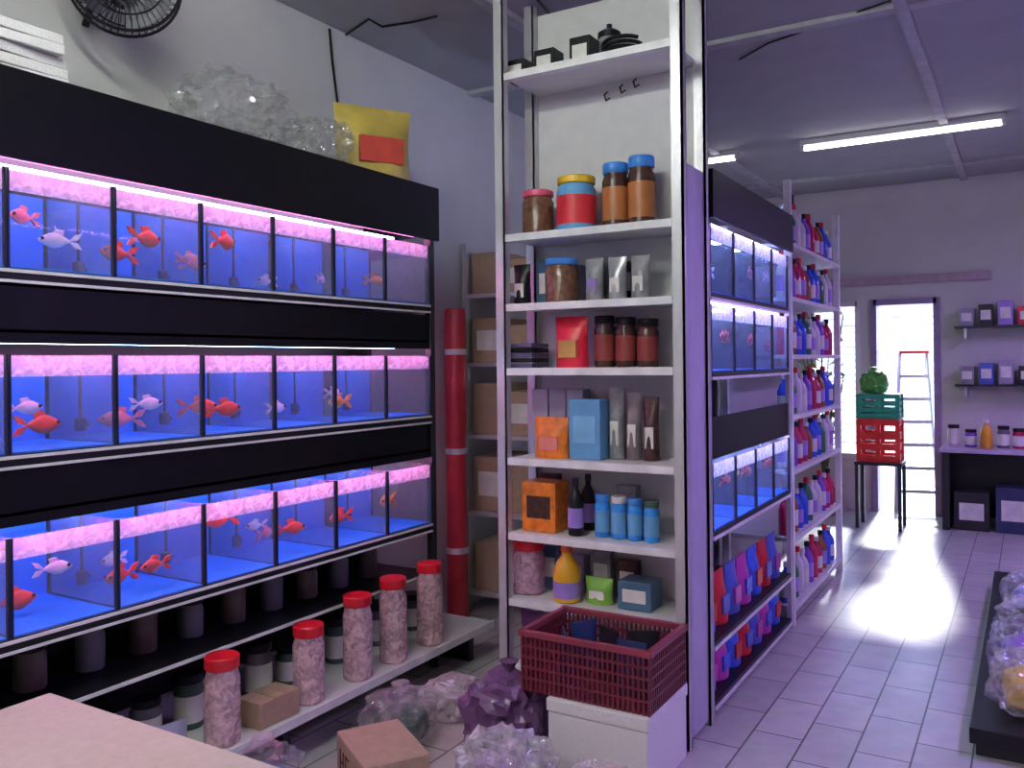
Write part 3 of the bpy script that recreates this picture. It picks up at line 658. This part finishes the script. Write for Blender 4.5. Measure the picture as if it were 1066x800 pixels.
MB().lathe([(.062, 0), (.065, .01), (.063, 1.0), (.066, 1.86), (.06, 1.88)], seg=24).build('sheet', mat('red_sheet', (.62, .05, .07), .35, var=.2, scale=6, bump=.4, bscale=10), rr, True)
for z in (.4, 1.0, 1.6): MB().lathe([(.068, z), (.069, z + .005), (.069, z + .03), (.068, z + .035)], seg=24).build('strap', WHITE, rr, True)

# ------------------------------------------------------------------ door end: ladder, crates, counter
ld = thing('step_ladder', 'white folding step ladder standing open in the bright doorway', 'ladder', (-1.02, 9.75, -.02), R(12))
for s in (-1, 1):
    MB().tube([(s * .20, -.26, 0), (s * .13, 0, 1.62)], .024, 8).build('front_rail', STEEL, ld)
    MB().tube([(s * .18, .34, 0), (s * .12, .03, 1.60)], .014, 8).build('rear_rail', STEEL, ld)
for k in range(6):
    f = (k + 1) / 7; z = 1.62 * f; MB().box((0, -.26 * (1 - f), z), (.40 - .14 * f, .10, .035)).build('step', STEEL, ld)
MB().box((0, .02, 1.635), (.28, .20, .03), bev=.005).build('top_cap', RED, ld)
def crate(loc, d, m, label):
    t = thing('crate', label, 'crate', loc); w, dp, h = d; l = MB()
    for y in (-dp / 2, dp / 2):
        for z in (.03, h * .36, h * .62, h - .02): l.box((0, y, z), (w, .015, h * .16))
        for x in (-w / 2, 0, w / 2): l.box((x, y, h / 2), (.04, .018, h))
    for x in (-w / 2, w / 2):
        for z in (.03, h * .36, h * .62, h - .02): l.box((x, 0, z), (.015, dp, h * .16))
    l.b2((-w / 2, -dp / 2, 0), (w / 2, dp / 2, .012)); l.build('slats', m, t)
    MB().box((0, 0, h), (w + .02, dp + .02, .012)).build('goods_cover', m, t)
cl_ = (-1.18, 8.55)
tb = thing('stand', 'low dark stand carrying the red and green crates by the door', 'stand', (cl_[0], cl_[1], 0))
MB().b2((-.20, -.18, .58), (.20, .18, .61)).build('top', DARK, tb)
for x in (-.18, .18):
    for y in (-.16, .16): MB().b2((x - .015, y - .015, 0), (x + .015, y + .015, .58)).build('leg', DARK, tb)
crate((cl_[0], cl_[1], .611), (.33, .28, .38), mat('crate_red', (.80, .04, .03), .35), 'bright red plastic crate stacked on the stand by the door')
crate((cl_[0], cl_[1], 1.003), (.33, .28, .22), mat('crate_green', (.03, .40, .20), .35), 'green plastic crate stacked upon the red crate')
gp_ = bag('plastic_bag', (cl_[0] - .05, cl_[1], 1.2305), (.24, .22, .22), mat('leaf_green_bag', (.10, .40, .06), .35, bump=.5, bscale=14), 'leaf green bag on top of the green crate', seed=31, amp=.15)
pl = thing('potted_plant', 'leafy olive green plant in a pot by the window', 'plant', (-1.76, 8.98, 0))
MB().lathe([(.11, 0), (.13, .01), (.17, .28), (.18, .30), (.16, .30)], seg=20).build('pot', mat('clay_pot', (.28, .12, .07), .7), pl, True)
lf = MB(); st = MB()
for k in range(14):
    a = k * 2.4; h = .9 + .9 * random.random(); tip = Vector((.19 * math.cos(a), .19 * math.sin(a), .3 + h)); st.tube([(0, 0, .28), tip * .55 + Vector((0, 0, .2)), tip], .006, 5)
    for j in range(9):
        b0 = Vector((0, 0, .3)).lerp(tip, .3 + .7 * j / 8); aa = a + j * 2.1; d = Vector((math.cos(aa), math.sin(aa), .5)); s = Vector((-math.sin(aa), math.cos(aa), 0)) * .03
        v = [lf.bm.verts.new(x) for x in (b0, b0 + d * .06 + s, b0 + d * .13, b0 + d * .06 - s)]; lf.bm.faces.new(v)
lf.build('leaves', mat('olive_leaf', (.22, .25, .05), .5, var=.3), pl); st.build('stems', mat('stem', (.12, .14, .04), .6), pl)
ct = thing('counter_table', 'dark counter table against the far wall right of the door', 'table', (-.15, 8.95, 0))
MB().b2((-.55, -.32, .70), (.95, .32, .735), .004).build('top', mat('counter_top', (.50, .42, .58), .35), ct)
for x in (-.5, .9): MB().b2((x - .03, -.30, 0), (x + .03, .30, .70)).build('side_panel', DARK, ct)
MB().b2((-.47, .25, .05), (.87, .27, .69)).build('back_board', DARK, ct)
for k, (x, h, m, d) in enumerate(((-.60, .20, cols[4], 'pale'), (-.46, .16, cols[3], 'violet'), (-.20, .20, GREYJ, 'smoky'), (-.08, .18, cols[2], 'crimson'))):
    jar(0, 0, loc=(x, 8.9, .7355), r=.05, h=h, body=m, lid=BLACK, label=f'{d} jar standing on the counter by the far wall', group='jars on the counter', band=LBL)
bottle((-.33, 8.80, .7355), .05, .26, mat('orange_bottle', (.80, .38, .03), .3), WHITE, 'orange bottle on the counter by the far wall')
for k, x in enumerate((-.45, -.12, .2)):
    carton(Vector((x, 8.85, .001)), (.28, .30, .34 + .06 * k), DARK if k != 1 else mat('navy_crate', (.03, .04, .12), .4), ['black box', 'navy box', 'tall black box'][k] + ' stored on the floor under the counter', flaps=False, group='boxes under the counter', stripe=LBL)
for zi, z in enumerate((1.30, 1.85)):
    t = thing('wall_shelf', ['lower', 'upper'][zi] + ' dark wall shelf above the counter', 'shelf', (-.1, 9.25, z))
    MB().b2((-.50, -.13, -.02), (.9, .145, 0)).build('board', DARK, t)
    for x in (-.42, .8): MB().b2((x, -.1, -.12), (x + .02, .145, -.021)).build('bracket', STEEL, t)
    for k in range(5):
        c = (k + zi * 2) % 6; carton(Vector((-.50 + k * .16, 9.25, z + .0005)), (.12, .16, .17 + .03 * (k % 3)), [GREYP, BLUEP, mat('lilac_box', (.34, .32, .42), .5), DARK, PURP, REDL][c], f'{["grey", "blue", "lilac", "black", "purple", "red"][c]} box on the {["lower", "upper"][zi]} wall shelf', flaps=False, group='boxes on the wall shelves', stripe=LBL)
pt = thing('platform', 'low black platform along the right edge of the aisle', 'platform', (.15, 5.0, 0))
MB().b2((-.36, -1.25, .06), (.5, 1.6, .12), .004).build('deck', BLACK, pt)
for y in (-1.2, 0, 1.5): MB().b2((-.34, y, 0), (.48, y + .06, .06)).build('runner', DARK, pt)
for k, (x, y, f, d) in enumerate(((.02, 4.05, mat('yellow_goods', (.7, .45, .05), .5), 'yellow'), (.0, 4.5, mat('violet_goods', (.25, .1, .5), .5), 'violet'), (.02, 5.0, DBROWN, 'dark brown'), (.03, 5.5, BLUEP, 'blue'))):
    bag('plastic_bag', (x, y, .1215), (.34, .36, .26), BAG, f'clear bag of {d} goods on the low platform at right', seed=40 + k, amp=.22, knot=k % 2 == 0, group='bags on the low platform', fill=f)

# ------------------------------------------------------------------ ceiling lamps and cables
TUBE = glow('tube_white', (1, .96, 1), 9); FILLN = glow('tube_neutral', (.95, 1, .92), 135)
def batten(p, q, label, TUBE=TUBE):
    p, q = Vector(p), Vector(q); c = (p + q) / 2; L = (q - p).length; t = thing('tube_light', label, 'lamp', (c.x, c.y, H - .0005))
    MB().b2((-L / 2, -.035, -.045), (L / 2, .035, 0)).build('housing', STEEL, t)
    MB().tube([(-L / 2 + .03, 0, -.07), (L / 2 - .03, 0, -.07)], .014, 10).build('tube', TUBE, t)
    e = MB()
    for s in (-1, 1): e.box((s * (L / 2 - .015), 0, -.06), (.03, .05, .035))
    e.build('end_cap', WHITE, t)
batten((-1.55, 7.1, H), (-.12, 7.1, H), 'lit fluorescent tube on the ceiling before the door')
batten((-2.75, 7.1, H), (-2.05, 7.1, H), 'shorter lit fluorescent tube over the gondola end')
batten((-2.2, 1.25, H), (-.9, 1.25, H), 'fluorescent tube on the ceiling over the near end of the shop', FILLN)  # this tube and the next are out of view, added as neutral fill light
batten((-2.2, -.6, H), (-.9, -.6, H), 'fluorescent tube on the ceiling behind the camera', FILLN)
# assumed violet grow lamps, unseen at right, added for the violet light there
for k, y in enumerate((3.6, 7.2)):
    t = thing('grow_lamp', ['near violet grow lamp hung over the right side of the shop', 'far violet grow lamp hung over the right side of the shop'][k], 'lamp', (.75, y, 2.55))
    MB().b2((-.06, -.7, 0), (.06, .7, .05)).build('housing', WHITE, t); MB().b2((-.05, -.68, -.01), (.05, .68, -.001)).build('violet_tube', glow('violet_grow', (.50, .29, 1), 74), t)
    for s in (-1, 1): MB().tube([(0, s * .6, .05), (0, s * .6, .749)], .003, 5).build('hanger', STEEL, t)
def cable(pts, label, r=.006, cat='cable'):
    tag(MB().tube(pts, r, 6).build('cable', BLACK, None, True), label, cat)
cz = H - .008
cable([at(343, 30, X=XL + .012), at(346, 64, X=XL + .012), at(349, 88, X=XL + .012), at(352, 112, X=XL + .012)], 'thin black cable hanging down the left wall behind the clear bags', .007)
cable([at(u, v, Z=cz) for u, v in ((352, 42), (384, 20), (398, 28), (430, 23), (455, 17))], 'black cable sagging in a bend across the ceiling')
cable([at(u, v, Z=cz) for u, v in ((560, 0), (570, 12), (580, 26), (590, 42))], 'straight black cable along the ceiling above the end shelving', .008)
cable([at(u, v, Z=cz) for u, v in ((770, 62), (800, 45), (850, 28), (900, 10), (930, 0))], 'long thin cable across the violet side of the ceiling', .005)
cd = MB().tube([at(824, 170, Y=9.38), at(825, 250, Y=9.38), at(825, 300, Y=9.38)], .02, 8)
tag(cd.build('conduit_pipe', BLACK, None, True), 'black conduit pipe running down the far wall', 'pipe')

# ------------------------------------------------------------------ daylight
w = bpy.data.worlds.new('World'); bpy.context.scene.world = w; w.use_nodes = True
bg = w.node_tree.nodes['Background']; sky = w.node_tree.nodes.new('ShaderNodeTexSky'); sky.sky_type = 'NISHITA'
sky.sun_elevation = R(55); sky.sun_rotation = R(150); sky.sun_disc = False
w.node_tree.links.new(sky.outputs[0], bg.inputs[0]); bg.inputs[1].default_value = 1.2
sun = bpy.data.lights.new('sun', 'SUN'); sun.energy = 7; sun.angle = R(7); so = bpy.data.objects.new('sun', sun); C.objects.link(so)
so.rotation_euler = (R(-62), 0, R(4))
vs = bpy.context.scene.view_settings; vs.view_transform = 'Standard'; vs.look = 'None'; vs.exposure = .3; vs.gamma = 1; vs.use_curve_mapping = False
